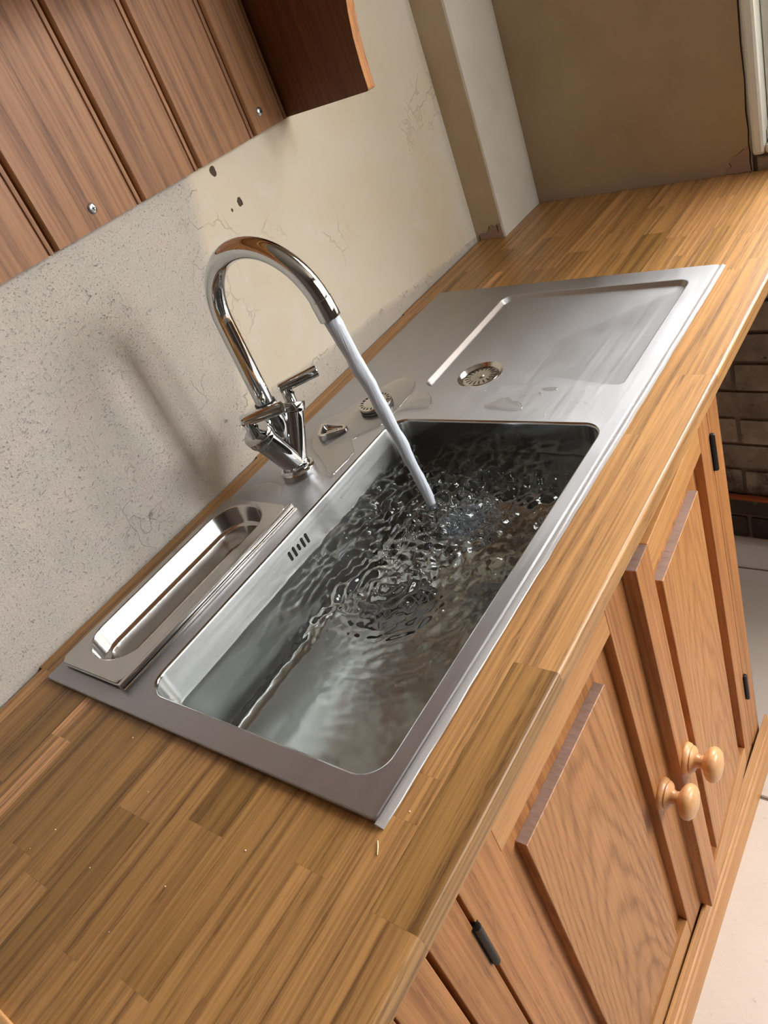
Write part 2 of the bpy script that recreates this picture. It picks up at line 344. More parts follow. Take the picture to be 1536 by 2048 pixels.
# pier in the corner (boxed out from the back wall)
YP = .512
pier = quad_wall('wall_corner_pier', [(1.262, YP, -.022), (1.262, .60, -.022), (1.262, .60, ZC), (1.262, YP, ZC)], (.0015, 0, 0), P_PIER, label='narrow shaded side of the plastered pier in the far corner', cat='wall')
bm = bmesh.new()
vs = [(1.2640, YP-.0005), (1.2655, YP-.003), (1.30, YP-.003), (1.46, YP-.001), (1.46, .60), (1.2640, .60)]
loft(bm, [[(x, y, -.0218) for x, y in vs], [(x, y, ZC) for x, y in vs]], True, True)
tag(finish(bm, 'wall_corner_pier_face', P_PIERF), 'pale plastered front of the pier in the far corner', 'wall', kind='structure')
# ceiling, other walls with openings for the two added windows
bm = bmesh.new(); add_box(bm, XL-.1, 1.67, YN, .8, ZC, ZC+.1); add_box(bm, XL-.1, XR+.1, YF_-.1, YN, ZC, ZC+.1)
tag(finish(bm, 'ceiling', P_CEIL), 'plain ceiling above the room', 'ceiling', kind='structure')
tag(box('wall_left', XL-.1, XL, YF_-.1, .8, ZF, ZC, P_ROOM), 'plastered wall at the near end of the room', 'wall', kind='structure')
bm = bmesh.new()
add_box(bm, XL-.1, EX0, YF_-.15, YF_, ZF, ZC); add_box(bm, EX1, DX0, YF_-.15, YF_, ZF, ZC); add_box(bm, DX1, XR+.1, YF_-.15, YF_, ZF, ZC)
for a, b in ((EX0, EX1), (DX0, DX1)): add_box(bm, a, b, YF_-.15, YF_, DZ1, ZC); add_box(bm, a, b, YF_-.15, YF_, ZF, DZ0)
tag(finish(bm, 'wall_front', P_ROOM), 'plastered wall opposite the sink, with two added windows', 'wall', kind='structure')
tag(box('wall_return', 1.67, XR, YN-.02, YN+.1, ZF, ZC, P_ROOM), 'plastered return wall round the corner from the window', 'wall', kind='structure')
tag(box('wall_far', XR, XR+.1, YF_-.1, YN, ZF, ZC, P_ROOM), 'plastered far wall of the wider part of the room', 'wall', kind='structure')
floor = tag(box('floor', XL-.1, XR+.1, YF_-.2, .8, ZF-.06, ZF-.004, GROUT), 'pale stone flagged floor', 'floor', kind='structure')
tw = .62; xs = [.686+tw*k for k in range(-5, 4)]+[3.2]
ys = [.80, .35, -.06-.3, -1.0, -1.62, -2.25, YF_-.2]
for i in range(len(xs)-1):
    for j in range(len(ys)-1):
        bm = bmesh.new(); add_box(bm, xs[i]+.003, xs[i+1]-.003, ys[j+1]+.003, ys[j]-.003, ZF-.02, ZF, .0025); finish(bm, 'floor_tile', FLOOR, floor)
# window
win = tag(box('window_1', 1.50, 1.56, WY0, WY1, WZ0, WZ0+.04, WHITE, bev=.003), 'white painted window with chipped frame in the end wall', 'window', kind='structure')
def wbox(n, x0, x1, y0, y1, z0, z1, bev=.004): return box(n, x0, x1, y0, y1, z0, z1, WHITE, win, bev, 2)
x0 = xe(WY1)
for (a, b, c, d) in ((WY1-.022, WY1, WZ0, WZ1), (WY0, WY0+.022, WZ0, WZ1), (WY0+.022, WY1-.022, WZ1-.022, WZ1), (WY0+.022, WY1-.022, WZ0, WZ0+.018)):
    wbox('casing_bead', x0-.012-(.0 if a > -.5 else 0), x0+.05, a, b, c, d, .006)
for (a, b, c, d) in ((WY1-.075, WY1-.0225, WZ0+.019, WZ1-.023), (WY0+.0225, WY0+.075, WZ0+.019, WZ1-.023), (WY0+.075, WY1-.075, WZ1-.08, WZ1-.023), (WY0+.075, WY1-.075, WZ0+.0405, WZ0+.09)):
    wbox('window_frame', x0+.02, x0+.10, a, b, c, d)
wbox('window_sill', x0+.004, x0+.16, WY0+.0225, WY1-.0225, WZ0+.0185, WZ0+.040)
for yb in (-.37,): wbox('glazing_bar', x0+.03, x0+.08, yb-.02, yb+.02, WZ0+.09, WZ1-.08)
wbox('glazing_bar', x0+.035, x0+.075, WY0+.075, WY1-.075, .78, .81)
for ya, yb in ((WY0+.075, -.39), (-.35, WY1-.075)):
    for za, zb in ((WZ0+.09, .78), (.81, WZ1-.08)): box('pane', x0+.052, x0+.055, ya, yb, za, zb, GLASS, win)
for nm, A, B, lb in (('added_window_2', DX0, DX1, 'wide white window added out of view opposite the sink, for the tap shadow'), ('added_window_3', EX0, EX1, 'narrow white window added out of view opposite the sink, as fill light')):
    w2 = tag(box(nm, A, B, YF_-.11, YF_-.05, DZ0, DZ0+.05, WHITE, bev=.003), lb, 'window', kind='structure'); M_ = (A+B)/2
    for a, b, c, d in ((A, A+.05, DZ0+.05, DZ1), (B-.05, B, DZ0+.05, DZ1), (A+.05, B-.05, DZ1-.05, DZ1), (M_-.02, M_+.02, DZ0+.05, DZ1-.05)): box('window_frame', a, b, YF_-.11, YF_-.05, c, d, WHITE, w2, .004)
    for a, b in ((A+.05, M_-.02), (M_+.02, B-.05)): box('pane', a, b, YF_-.082, YF_-.078, DZ0+.05, DZ1-.05, GLASS, w2)
# drill holes in the back wall
for hx, hz, r in ((.634, .3905, .0062), (.6585, .335, .0055), (.637, .331, .0022)):
    bm = bmesh.new(); y = yw(hx); pts = []
    for k in range(14): a = 2*PI*k/14; q = r*random.uniform(.85, 1.15); pts.append((hx+q*math.cos(a)*.8, y-.0006, hz+q*math.sin(a)))
    loft(bm, [[(hx+(p[0]-hx)*1.35, y+.0002, hz+(p[2]-hz)*1.35) for p in pts], pts, [(hx+(p[0]-hx)*.7, y-.0003, hz+(p[2]-hz)*.7) for p in pts]], False, True)
    o = finish(bm, 'drill_hole', plain('hole_shadow', srgb(78,60,46), .9), wb)
# patches where plaster has fallen away at the foot of the pier and below the window
CHIP = plain('pink_bare_plaster', srgb(176,150,136), .95); CRK = plain('dark_crack', srgb(44,32,26), .95)
def chip(parent, P3, pts, dark):
    bm = bmesh.new(); loft(bm, [[P3(u, v, .0002) for u, v in pts], [P3(u, v, .0012) for u, v in pts]], True, True); finish(bm, 'plaster_chip', CHIP, parent)
    for line, w in dark:
        bm = bmesh.new(); n = len(line); lo = [[P3(u+w*(.4+.6*((i*7) % 3)/2), v, h) for i, (u, v) in enumerate(line)] for h in (.0013,)]; hi = [P3(u-w, v, .0013) for u, v in line]
        a = [bm.verts.new(p) for p in lo[0]]; b = [bm.verts.new(p) for p in hi]
        for i in range(n-1): bm.faces.new((a[i], a[i+1], b[i+1], b[i]))
        finish(bm, 'crack', CRK, parent)
chip(pier, lambda u, v, d: (1.262-d, u, v), [(.5125, .001), (.5725, .001), (.571, .012), (.560, .015), (.553, .013), (.546, .017), (.541, .027), (.534, .029), (.529, .024), (.524, .030), (.5125, .032)],
     [([(.571, .012), (.560, .0155), (.553, .0135), (.546, .0175), (.541, .0275), (.534, .0295), (.529, .0245)], .0009), ([(.5215, .012), (.5225, .018), (.5215, .025), (.5225, .028)], .0012), ([(.5715, .001), (.5705, .010)], .0014)])
chip(wall_right, lambda u, v, d: (xe(u)-d, u, v), [(.0515, .001), (.100, .001), (.098, .010), (.088, .014), (.092, .024), (.083, .034), (.070, .036), (.060, .046), (.0515, .050)],
     [([(.098, .010), (.088, .0145), (.091, .021)], .0008), ([(.083, .034), (.072, .0365), (.062, .044)], .0008), ([(.0525, .002), (.0535, .020), (.0522, .035), (.0540, .052), (.0520, .075), (.0535, .11), (.0515, .16), (.0530, .22), (.0515, .30)], .0014)])
# copper pipe along the foot of the end wall
bm = bmesh.new(); tube(bm, [(xe(y)-.016, y, -.792) for y in (.50, .2, -.1, -.5, -1.2)], .0075, 12)
o = tag(finish(bm, 'copper_pipe', plain('dull_copper', srgb(176,92,58), .42, .7), None, 40), 'dull copper pipe running low along the brick wall beyond the cabinet', 'pipe')
for y in (.35, -.05, -.6):
    bm = bmesh.new(); add_box(bm, xe(y)-.013, xe(y)+.001, y-.008, y+.008, -.802, -.782, .002); finish(bm, 'pipe_clip', plain('clip_grey', srgb(120,110,100), .6), o)

# ------------------------------------------------------------------ oak worktop, stave by stave
worktop = empty('oak_worktop', (0,0,0), label='long oak butcher-block worktop running to the end wall', cat='worktop')
TH = .0225; YFW = -.0802
rows = [YFW, -.034, .0145, .0505, .1293, .1786, .2158, .267, .3100, .3560, .3990, .4215, .4376, .486, .533, .60]
rows = [YFW, -.034, .013, .052, .090, .1293, .1786, .2158, .267, .309, .353, .399, .4215, .4376, .486, .531, .60]
joints = {0: ([-.061, .188, .686, 1.02], [.55,.40,.72,.62,.5]), 1: ([-.24, .0545, .553, 1.12], [.5,.62,.7,.66,.62]), 2: ([-.055, 1.16], [.55,.42,.5,.72]),
          3: ([-.30, 1.06, 1.30], [.5,.52,.7,.55]), 4: ([-.19, 1.14], [.6,.42,.74,.6]), 5: ([-.0645, 1.17], [.45,.16,.6,.74]), 6: ([-.20, 1.10, 1.3], [.45,.4,.5,.6]),
          7: ([-.0835, 1.2], [.18,.5,.42,.55]), 8: ([-.172, 1.13], [.5,.3,.66,.5]), 9: ([-.16, 1.07], [.4,.22,.5,.45]), 10: ([-.21, 1.22], [.2,.28,.62,.4]),
          11: ([-.052, 1.15], [1.0,.42,.5,.6]), 12: ([-.0535, 1.08], [.55,1.0,.45,.5]), 13: ([-.12, 1.19], [.22,.25,.55,.4]), 14: ([-.15, 1.10], [.3,.35,.5,.42]), 15: ([.0104, .46, .93], [.8,.42,.5,.45,.5])}
CUT = (.012, .988, .012, .512)
def stave(xa, xb, ya, yb, tone, front):
    g = .00005
    def one(x0, x1, y0, y1):
        if x1-x0 < .003 or y1-y0 < .002: return
        bm = bmesh.new()
        if front:   # rounded front arris
            pr = [(y1, -TH), (y1, 0)]+[(y0+.0035*(1-math.sin(a)), -.0035*(1-math.cos(a))) for a in (0, .5, 1.0, PI/2)]+[(y0, -TH+.002), (y0+.002, -TH)]
        else: pr = [(y1, -TH), (y1, -.00012), (y1-.00012, 0), (y0+.00012, 0), (y0, -.00012), (y0, -TH)]
        loft(bm, [[(x, y, z) for y, z in pr] for x in (x0+g, x1-g)], True, True)
        o = finish(bm, 'stave', OAK_TOP, worktop); o.color = (tone, random.random(), 0, 1)
    a, b, c, d = CUT
    ya += g; yb -= g
    if xb <= a or xa >= b or yb <= c or ya >= d: one(xa, xb, ya, yb); return
    if xa < a: one(xa, a, ya, yb)
    if xb > b: one(b, xb, ya, yb)
    x0_, x1_ = max(xa, a), min(xb, b)
    if ya < c: one(x0_, x1_, ya, c)
    if yb > d: one(x0_, x1_, d, yb)
for i in range(len(rows)-1):
    js, tn = joints[i]; ya, yb = rows[i], rows[i+1]
    ends = [-.62]+js+[1.50]
    for k in range(len(ends)-1):
        xa, xb = ends[k], ends[k+1]
        xb2 = min(xb, xe(ya)-.0015) ; 
        if i == 15:
            # back row follows the wall; cut where the pier stands
            m = (xa+xb2)/2; stave(xa, min(xb2, 1.2615), ya, yw(max(xa, -.6))-.0006 if True else yb, tn[k], False)
            continue
        if i == 14 and xb2 > 1.26: pass
        stave(xa, xb2, ya, min(yb, YP-.004) if (i == 14 and xa > 1.05) else yb, tn[k], i == 0)
    if i == 14: stave(1.10, 1.2615, YP-.004, yb, .4, False)

# ------------------------------------------------------------------ sink
ZS = .006; SL, SW = 1.0, .5237
sink = empty('inset_sink', (0,0,0), label='long stainless steel inset sink with bowl, drainer tray and rear deck', cat='sink')
bowl_r = (.029, .567, .018, .3545); tray_r = (.655, .958, .029, .357); pan_r = (.030, .338, .394, .506)
bm = bmesh.new(); e = .0016
fill_plate(bm, [rr(e, SL-e, e, SW-e, .004, ZS, 3), rr(*bowl_r, .030, ZS), rr(*tray_r, (.022,.022,.008,.020), ZS), rr(*pan_r, .04, ZS)])
loft(bm, [rr(e, SL-e, e, SW-e, .004, ZS, 3), rr(.0004, SL-.0004, .0004, SW-.0004, .0045, ZS-.0007, 3), rr(0, SL, 0, SW, .005, ZS-.0018, 3), rr(0, SL, 0, SW, .005, .0008, 3), rr(.004, SL-.004, .004, SW-.004, .005, .0004, 3)])
bmesh.ops.remove_doubles(bm, verts=bm.verts[:], dist=1e-5)
finish(bm, 'rim_deck', STEEL, sink, 25)
def inset(r, d): return (r[0]+d, r[1]-d, r[2]+d, r[3]-d)
ZB = -.186
bm = bmesh.new()
L = [rr(*bowl_r, .030, ZS)]
for a in (30, 60, 90): L.append(rr(*inset(bowl_r, .0030*math.sin(math.radians(a))), .0285, ZS-.0035*(1-math.cos(math.radians(a)))))
L.append(rr(*inset(bowl_r, .0042), .028, -.06)); L.append(rr(*inset(bowl_r, .007), .028, ZB+.024))
for a in (22, 45, 67, 90): L.append(rr(*inset(bowl_r, .007+.024*(1-math.cos(math.radians(a)))), .028-.010*(a/90), ZB+.024*(1-math.sin(math.radians(a)))))
loft(bm, L)
DRX, DRY = .330, .250
fill_plate(bm, [L[-1], [Vector((DRX+.057*math.cos(2*PI*k/32), DRY+.057*math.sin(2*PI*k/32), ZB)) for k in range(32)]])
bmesh.ops.remove_doubles(bm, verts=bm.verts[:], dist=1e-5)
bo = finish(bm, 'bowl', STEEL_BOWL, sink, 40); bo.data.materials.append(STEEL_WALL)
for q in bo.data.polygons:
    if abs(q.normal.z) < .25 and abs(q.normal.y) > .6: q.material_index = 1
bm = bmesh.new(); lathe(bm, [(.057, 0), (.054, -.004), (.045, -.007), (.043, -.009), (.030, -.010), (.028, -.016), (.012, -.017)], (DRX, DRY, ZB), (0,0,1), 32, False); lathe(bm, [(.012,-.017),(.010,-.012),(.001,-.011)], (DRX, DRY, ZB), (0,0,1), 16, True)
tag(finish(bm, 'bowl_waste', plain('dark_waste_steel', (.16,.16,.16,1), .3, 1), sink, 40), 'dark waste fitting under the water')
# overflow slots in the back of the bowl
yb_ = bowl_r[3]-.0036
for k in range(5):
    xk = .284+.0092*k; hh = (.0052, .0058, .0030, .0058, .0058)[k]; bm = bmesh.new()
    pr = []
    for j in range(12):
        a = 2*PI*j/12; pr.append((xk+.0021*math.cos(a), yb_+.0006, -.0195+math.sin(a)*.0021+(hh if math.sin(a) > 0 else -hh)))
    loft(bm, [pr, [(x, y-.0014, z) for x, y, z in pr]], True, True); finish(bm, 'overflow_slot', BLACK, sink)
# drainer tray
ZT = ZS-.0085; DX, DYY = .704, .277
bm = bmesh.new()
def trr(d, z, q=0): 
    r = inset(tray_r, d); return rr(*r, (max(.022-d, .004), max(.022-d, .004), max(.008-d, .003), max(.020-d, .004)), z)
L = [trr(0, ZS), trr(.0012, ZS-.0004), trr(.0022, ZS-.0016), trr(.0055, ZT+.0016), trr(.0068, ZT+.0004), trr(.0085, ZT)]
loft(bm, L); fill_plate(bm, [L[-1], [Vector((DX+.037*math.cos(2*PI*k/40), DYY+.037*math.sin(2*PI*k/40), ZT)) for k in range(40)]])
bmesh.ops.remove_doubles(bm, verts=bm.verts[:], dist=1e-5)
finish(bm, 'drainer_tray', STEEL, sink, 30)
bm = bmesh.new(); lathe(bm, [(.037, 0), (.0355, -.0008), (.033, -.0045), (.0305, -.0065), (.029, -.0068)], (DX, DYY, ZT), (0,0,1), 40, False); finish(bm, 'drainer_waste', STEEL_PAN, sink, 60)
bm = bmesh.new(); lathe(bm, [(.0291, -.0074), (.0291, -.0040), (.028, -.0032), (.012, -.0030), (.008, -.0036), (.0055, -.0036), (.0045, -.0022), (.001, -.0020)], (DX, DYY, ZT), (0,0,1), 40, True); st = finish(bm, 'strainer', STEEL_PAN, sink, 40)
def slots(name, c, r0, r1, n, z, parent, w=.0024):
    for k in range(n):
        a = 2*PI*k/n; bm = bmesh.new(); u = Vector((math.cos(a), math.sin(a), 0)); t_ = Vector((-u.y, u.x, 0)); c_ = Vector((c[0], c[1], z))
        pr = [c_+u*r0-t_*w*.35, c_+u*(r0-.001), c_+u*r0+t_*w*.35, c_+u*r1+t_*w*.6, c_+u*(r1+.0014), c_+u*r1-t_*w*.6]
        loft(bm, [pr, [p+Vector((0,0,.0003)) for p in pr]], True, True); finish(bm, name, BLACK, parent)
slots('strainer_slot', (DX, DYY), .0155, .0245, 18, ZT-.00335, st)
# sealant along the front of the rim
bm = bmesh.new(); pr = [(.0008, .0003), (.0008, .0034), (-.001, .0040), (-.0040, .0034), (-.0068, .0016), (-.0078, .0003)]
Ls = []
for k in range(41):
    x = -.002+1.004*k/40; j = random.uniform(-.0006, .0006); Ls.append([(x, y+(j if y < -.003 else 0), z) for y, z in pr])
loft(bm, Ls, True, True); tag(finish(bm, 'sealant_bead', SEALANT, sink, 40), 'clear shiny sealant along the front of the sink')

# gastronorm-style strainer pan hung in the rear left opening
pan = empty('steel_pan', (.18, .448, ZS), label='narrow stainless drop-in pan with rounded ends behind the main bowl', cat='pan')
def P0(lst): return [Vector(p)-Vector((.18, .448, ZS)) for p in lst]
fl = (.0225, .3435, .386, .5125); hole = (.0415, .335, .4035, .5035); ZPAN = .0155
bm = bmesh.new()
fill_plate(bm, [P0(rr(*inset(fl, .001), .010, ZPAN, 6)), P0(rr(*hole, .047, ZPAN, 10))])
loft(bm, [P0(rr(*inset(fl, .001), .010, ZPAN, 6)), P0(rr(*fl, .011, ZPAN-.001, 6)), P0(rr(*fl, .011, ZS+.0055, 6)), P0(rr(*inset(fl, -.0006), .0115, ZS+.0045, 6)), P0(rr(*inset(fl, -.0006), .0115, ZS+.0028, 6)), P0(rr(*inset(fl, .002), .010, ZS+.0024, 6)), P0(rr(*inset(fl, .002), .010, ZS+.0006, 6))])
bmesh.ops.remove_doubles(bm, verts=bm.verts[:], dist=1e-5); finish(bm, 'flange', STEEL_PAN, pan, 30)
def prr(d, z): 
    r = inset(hole, d); return P0(rr(*r, max(.047-d*1.0, .006), z, 10))
bm = bmesh.new()
L = [prr(0, ZPAN), prr(.0012, ZPAN-.0004), prr(.0024, ZPAN-.002), prr(.005, ZPAN-.026), prr(.0065, ZPAN-.0275), prr(.0105, ZPAN-.0285), prr(.0118, ZPAN-.030), prr(.0145, ZPAN-.050), prr(.0175, ZPAN-.056), prr(.023, ZPAN-.059), prr(.028, ZPAN-.0595)]
loft(bm, L, False, True); finish(bm, 'basin', STEEL_PAN, pan, 50)
for nm, ya, yb2, za, zb in (('folded_lip', .3795, .3858, ZS+.0002, ZPAN+.0012), ('folded_lip', .3745, .3788, ZS+.0002, ZPAN-.0045)):
    bm = bmesh.new(); add_box(bm, .020 -.18, .3465-.18, ya-.448, yb2-.448, za-ZS, zb-ZS, .0012, 2); finish(bm, nm, STEEL_PAN, pan, 40)

# ------------------------------------------------------------------ tap
TX, TY = .4245, .435
tap = empty('mixer_tap', (TX, TY, ZS), label='chrome mixer tap with tall swan-neck spout and two stubby levers', cat='tap')
def part(name, fn, sm=40, mat=None):
    bm = bmesh.new(); fn(bm)
    for v in bm.verts: v.co -= Vector((TX, TY, ZS))
    return finish(bm, name, mat or CHROME, tap, sm)
part('base_flange', lambda bm: lathe(bm, [(.0255, 0), (.0262, .0012), (.0262, .0095), (.0245, .0115), (.0215, .0125), (.0205, .0150), (.0200, .0200)], (TX, TY, ZS), (0,0,1), 40))
CT = ((TX-.036, .1005), (TX+.040, .1005))
for nm, (cx, cz) in zip(('body_arm', 'body_arm'), CT):
    a = Vector((TX+(cx-TX)*.02, TY, .022)); b = Vector((cx, TY, cz)); d = (b-a)
    ax = d.normalized()
    part(nm, lambda bm: lathe(bm, [(.0170, -.012), (.0172, 0), (.0182, d.length*.5), (.0188, d.length-.016), (.0188, d.length-.012)], a, ax, 36), 50)
    part('valve_cap', lambda bm: lathe(bm, [(.0196, 0), (.0212, .0004), (.0216, .0015), (.0216, .0125), (.0206, .0138), (.012, .0142)], b-ax*.0115, ax, 36), 40)
part('spout_socket', lambda bm: lathe(bm, [(.010, .070), (.0158, .088), (.0160, .108), (.0158, .112), (.0158, .124), (.0142, .126)], (TX, TY, 0), (0,0,1), 36), 40)
part('collar_ring', lambda bm: lathe(bm, [(.0135, .1255), (.0150, .1262), (.0150, .1285), (.0135, .1292)], (TX, TY, 0), (0,0,1), 36), 40, HINGE)
R_, ZC_ = .0905, .250; pts = [(TX, TY, .124)]+[(TX, TY, .124+(ZC_-.124)*k/6) for k in range(1, 6)]
AE = math.radians(172)
for k in range(33):
    a = AE*k/32; pts.append((TX, TY-R_*(1-math.cos(a)), ZC_+R_*math.sin(a)))
tang = Vector((0, -math.sin(AE), math.cos(AE)))
end = Vector(pts[-1])+tang*.018; pts.append(tuple(end))
part('spout', lambda bm: tube(bm, pts, .0128, 28), 60)
part('spout_tip', lambda bm: lathe(bm, [(.0130, -.024), (.0134, -.0232), (.0134, .0005), (.0127, .0012), (.0108, .0012), (.0105, -.004)], end, tang, 32), 40)
def lever(cx, cz, ang, length, lean):
    top = cz+.0035; e0 = Vector((cx+lean, TY, top+.021)); d = Vector((math.cos(ang), -math.sin(ang), .06)).normalized()
    part('lever_neck', lambda bm: tube(bm, [(cx+lean*.6, TY, top-.006), (cx+lean*.8, TY, top+.006), (e0.x, TY, e0.z-.003), tuple(e0+d*.004)], [.0085, .0085, .0084, .0078], 24), 60)
    part('lever', lambda bm: lathe(bm, [(.0060, -.0090), (.0080, -.0075), (.0084, -.0055), (.0088, length-.0015), (.0078, length), (.004, length+.0002)], e0, d, 28), 40)
    u = Vector((0, -1, 0))
    part('grub_screw', lambda bm: lathe(bm, [(.0020, 0), (.0024, .0004), (.0012, .0006)], Vector((cx+lean*.8+.003, TY-.0092, top+.009)), (.35, -1, 0), 12), 40, HINGE)
lever(CT[1][0]+.002, CT[1][1]+.001, math.radians(44), .052, .002)
lever(CT[0][0]-.002, CT[0][1]+.001, math.radians(60), .054, -.002)

# ------------------------------------------------------------------ water
ZWA = -.045
def hwater(x, y):
    r = math.hypot(x-.440, y-.222); r2 = math.hypot(x-.285, y-.205)
    act = .40+1.0*math.exp(-(r/.20)**2)+.9*math.exp(-(r2/.085)**2)+.55*max(0, min(1, (x-.2)/.2))
    calm = max(.05, min(1, .05+(x-.07)*2.8+(y-.08)*.3)); act *= calm
    h = .0030*math.sin(r*330+2*noise.noise(Vector((x*18, y*18, 3))))*math.exp(-r/.10)
    h += .0024*math.sin(r2*420+3*noise.noise(Vector((x*25, y*25, 9))))*math.exp(-r2/.06)
    h += act*(.0034*noise.noise(Vector((x*30, y*46, 1.3)))+.0027*noise.noise(Vector((x*70, y*100, 4.1)))+.0007*noise.noise(Vector((x*190, y*230, 7.7))))
    h += .0011*noise.noise(Vector((x*14, y*17, 2.2)))*(.25+.75*max(0, min(1, (x-.06)/.22)))
    if r < .018: h -= .004*(1-r/.018)
    e = min(x-bowl_r[0]-.004, bowl_r[1]-.004-x, y-bowl_r[2]-.004, bowl_r[3]-.004-y)
    h = h*(.5+.5*min(1, max(0, e)/.012))+.0022*math.exp(-max(0, e)/.0022)      # meniscus at the steel
    return h
def water_mesh():
    r = inset(bowl_r, .0041); nx, ny = 300, 190; q = .0279; V = []; 
    for j in range(ny+1):
        for i in range(nx+1):
            x = r[0]+(r[1]-r[0])*i/nx; y = r[2]+(r[3]-r[2])*j/ny
            cx = min(max(x, r[0]+q), r[1]-q); cy = min(max(y, r[2]+q), r[3]-q); d = math.hypot(x-cx, y-cy)
            if d > q: x = cx+(x-cx)*q/d; y = cy+(y-cy)*q/d
            V.append((x, y, ZWA+hwater(x, y)))
    Fc = [(j*(nx+1)+i, j*(nx+1)+i+1, (j+1)*(nx+1)+i+1, (j+1)*(nx+1)+i) for j in range(ny) for i in range(nx)]
    me = bpy.data.meshes.new('sink_water'); me.from_pydata(V, [], Fc)
    for p in me.polygons: p.use_smooth = True
    return me
wo = link('sink_water', water_mesh(), WATER); tag(wo, 'rippling clear water filling the big sink bowl', 'water')
# running stream
bm = bmesh.new(); p0 = end+tang*.001; tgt = Vector((.4385, .2245, ZWA-.004)); P_, Rr = [], []
for k in range(29):
    s = k/28; z = p0.z+(tgt.z-p0.z)*s; f = math.sqrt(s); f = .35*s+.65*(1-(1-s)**1.6)
    wob = .0007*math.sin(s*23)+.0005*math.sin(s*41+1)
    P_.append((p0.x+(tgt.x-p0.x)*f+wob, p0.y+(tgt.y-p0.y)*f, z)); Rr.append(.0100-.0034*s+.0005*math.sin(s*31)+.0003*math.sin(s*63))
tube(bm, P_, Rr, 20)
tag(finish(bm, 'water_stream', STREAM, None, 180), 'white stream of water falling from the tap spout', 'water')
# bubbles on the surface
def sphere_into(V, Fc, c, r, seg=10, rings=6, squash=1.0):
    b = len(V); V.append((c[0], c[1], c[2]+r*squash))
    for i in range(1, rings):
        t = PI*i/rings
        for j in range(seg): a = 2*PI*j/seg; V.append((c[0]+r*math.sin(t)*math.cos(a), c[1]+r*math.sin(t)*math.sin(a), c[2]+r*math.cos(t)*squash))
    V.append((c[0], c[1], c[2]-r*squash))
    for j in range(seg): Fc.append((b, b+1+j, b+1+(j+1) % seg))
    for i in range(rings-2):
        for j in range(seg):
            p = b+1+i*seg; Fc.append((p+j, p+seg+j, p+seg+(j+1) % seg, p+(j+1) % seg))
    l = b+1+(rings-2)*seg; n = len(V)-1
    for j in range(seg): Fc.append((l+j, n, l+(j+1) % seg))
def cloud(name, items, mat, label, cat='bubbles', kind='stuff', squash=1.0):
    V, Fc = [], []
    for c, r in items: sphere_into(V, Fc, c, r, squash=squash)
    me = bpy.data.meshes.new(name); me.from_pydata(V, [], Fc)
    for p in me.polygons: p.use_smooth = True
    return tag(link(name, me, mat), label, cat, kind=kind)
items = []
def cluster(cx, cy, sx, sy, n, r0, r1):
    for _ in range(n):
        x, y = random.gauss(cx, sx), random.gauss(cy, sy)
        if .04 < x < .555 and .03 < y < .34: items.append(((x, y, ZWA+hwater(x, y)+.0003), random.uniform(r0, r1)*random.uniform(.6, 1)))
cluster(.445, .185, .035, .030, 170, .0014, .0036); cluster(.40, .215, .022, .018, 90, .0014, .0034); cluster(.500, .175, .02, .03, 90, .001, .0026)
cluster(.365, .235, .016, .012, 45, .0016, .004); cluster(.33, .185, .02, .012, 18, .002, .0045); cluster(.285, .20, .03, .022, 34, .0018, .005); cluster(.52, .12, .02, .04, 50, .0008, .002)
cluster(.47, .13, .02, .02, 60, .001, .0026); cluster(.345, .240, .012, .010, 26, .002, .0042); cluster(.385, .200, .010, .010, 30, .0016, .0038); cluster(.30, .165, .03, .010, 14, .002, .005); cluster(.42, .15, .02, .02, 40, .001, .003)
cloud('surface_bubbles', items, BUBBLE, 'froth of tiny clear bubbles where the stream strikes the water')
items = []
for _ in range(900):
    x, y = random.gauss(.432, .022), random.gauss(.172, .020); items.append(((x, y, ZWA-.006-abs(random.gauss(0, .022))), random.uniform(.0012, .0026)))
cloud('underwater_froth', items, FROTH, 'grey cloud of air bubbles under the surface below the stream')
for (x, y, r), lb in (((.2845, .133, .0062), 'largest lone bubble drifting in front of the swirl'), ((.262, .108, .0056), 'lone round bubble nearest the front rim of the bowl'), ((.263, .160, .0078), 'big bubble at the edge of the swirl above the waste')):
    V, Fc = [], []; sphere_into(V, Fc, (0,0,0), r, 20, 12, .75); me = bpy.data.meshes.new('air_bubble'); me.from_pydata(V, [], Fc)
    for p in me.polygons: p.use_smooth = True
    o = link('air_bubble', me, BUBBLE); o.location = (x, y, ZWA+hwater(x, y)+.0008); tag(o, lb, 'bubble', 'bubbles on the sink water')
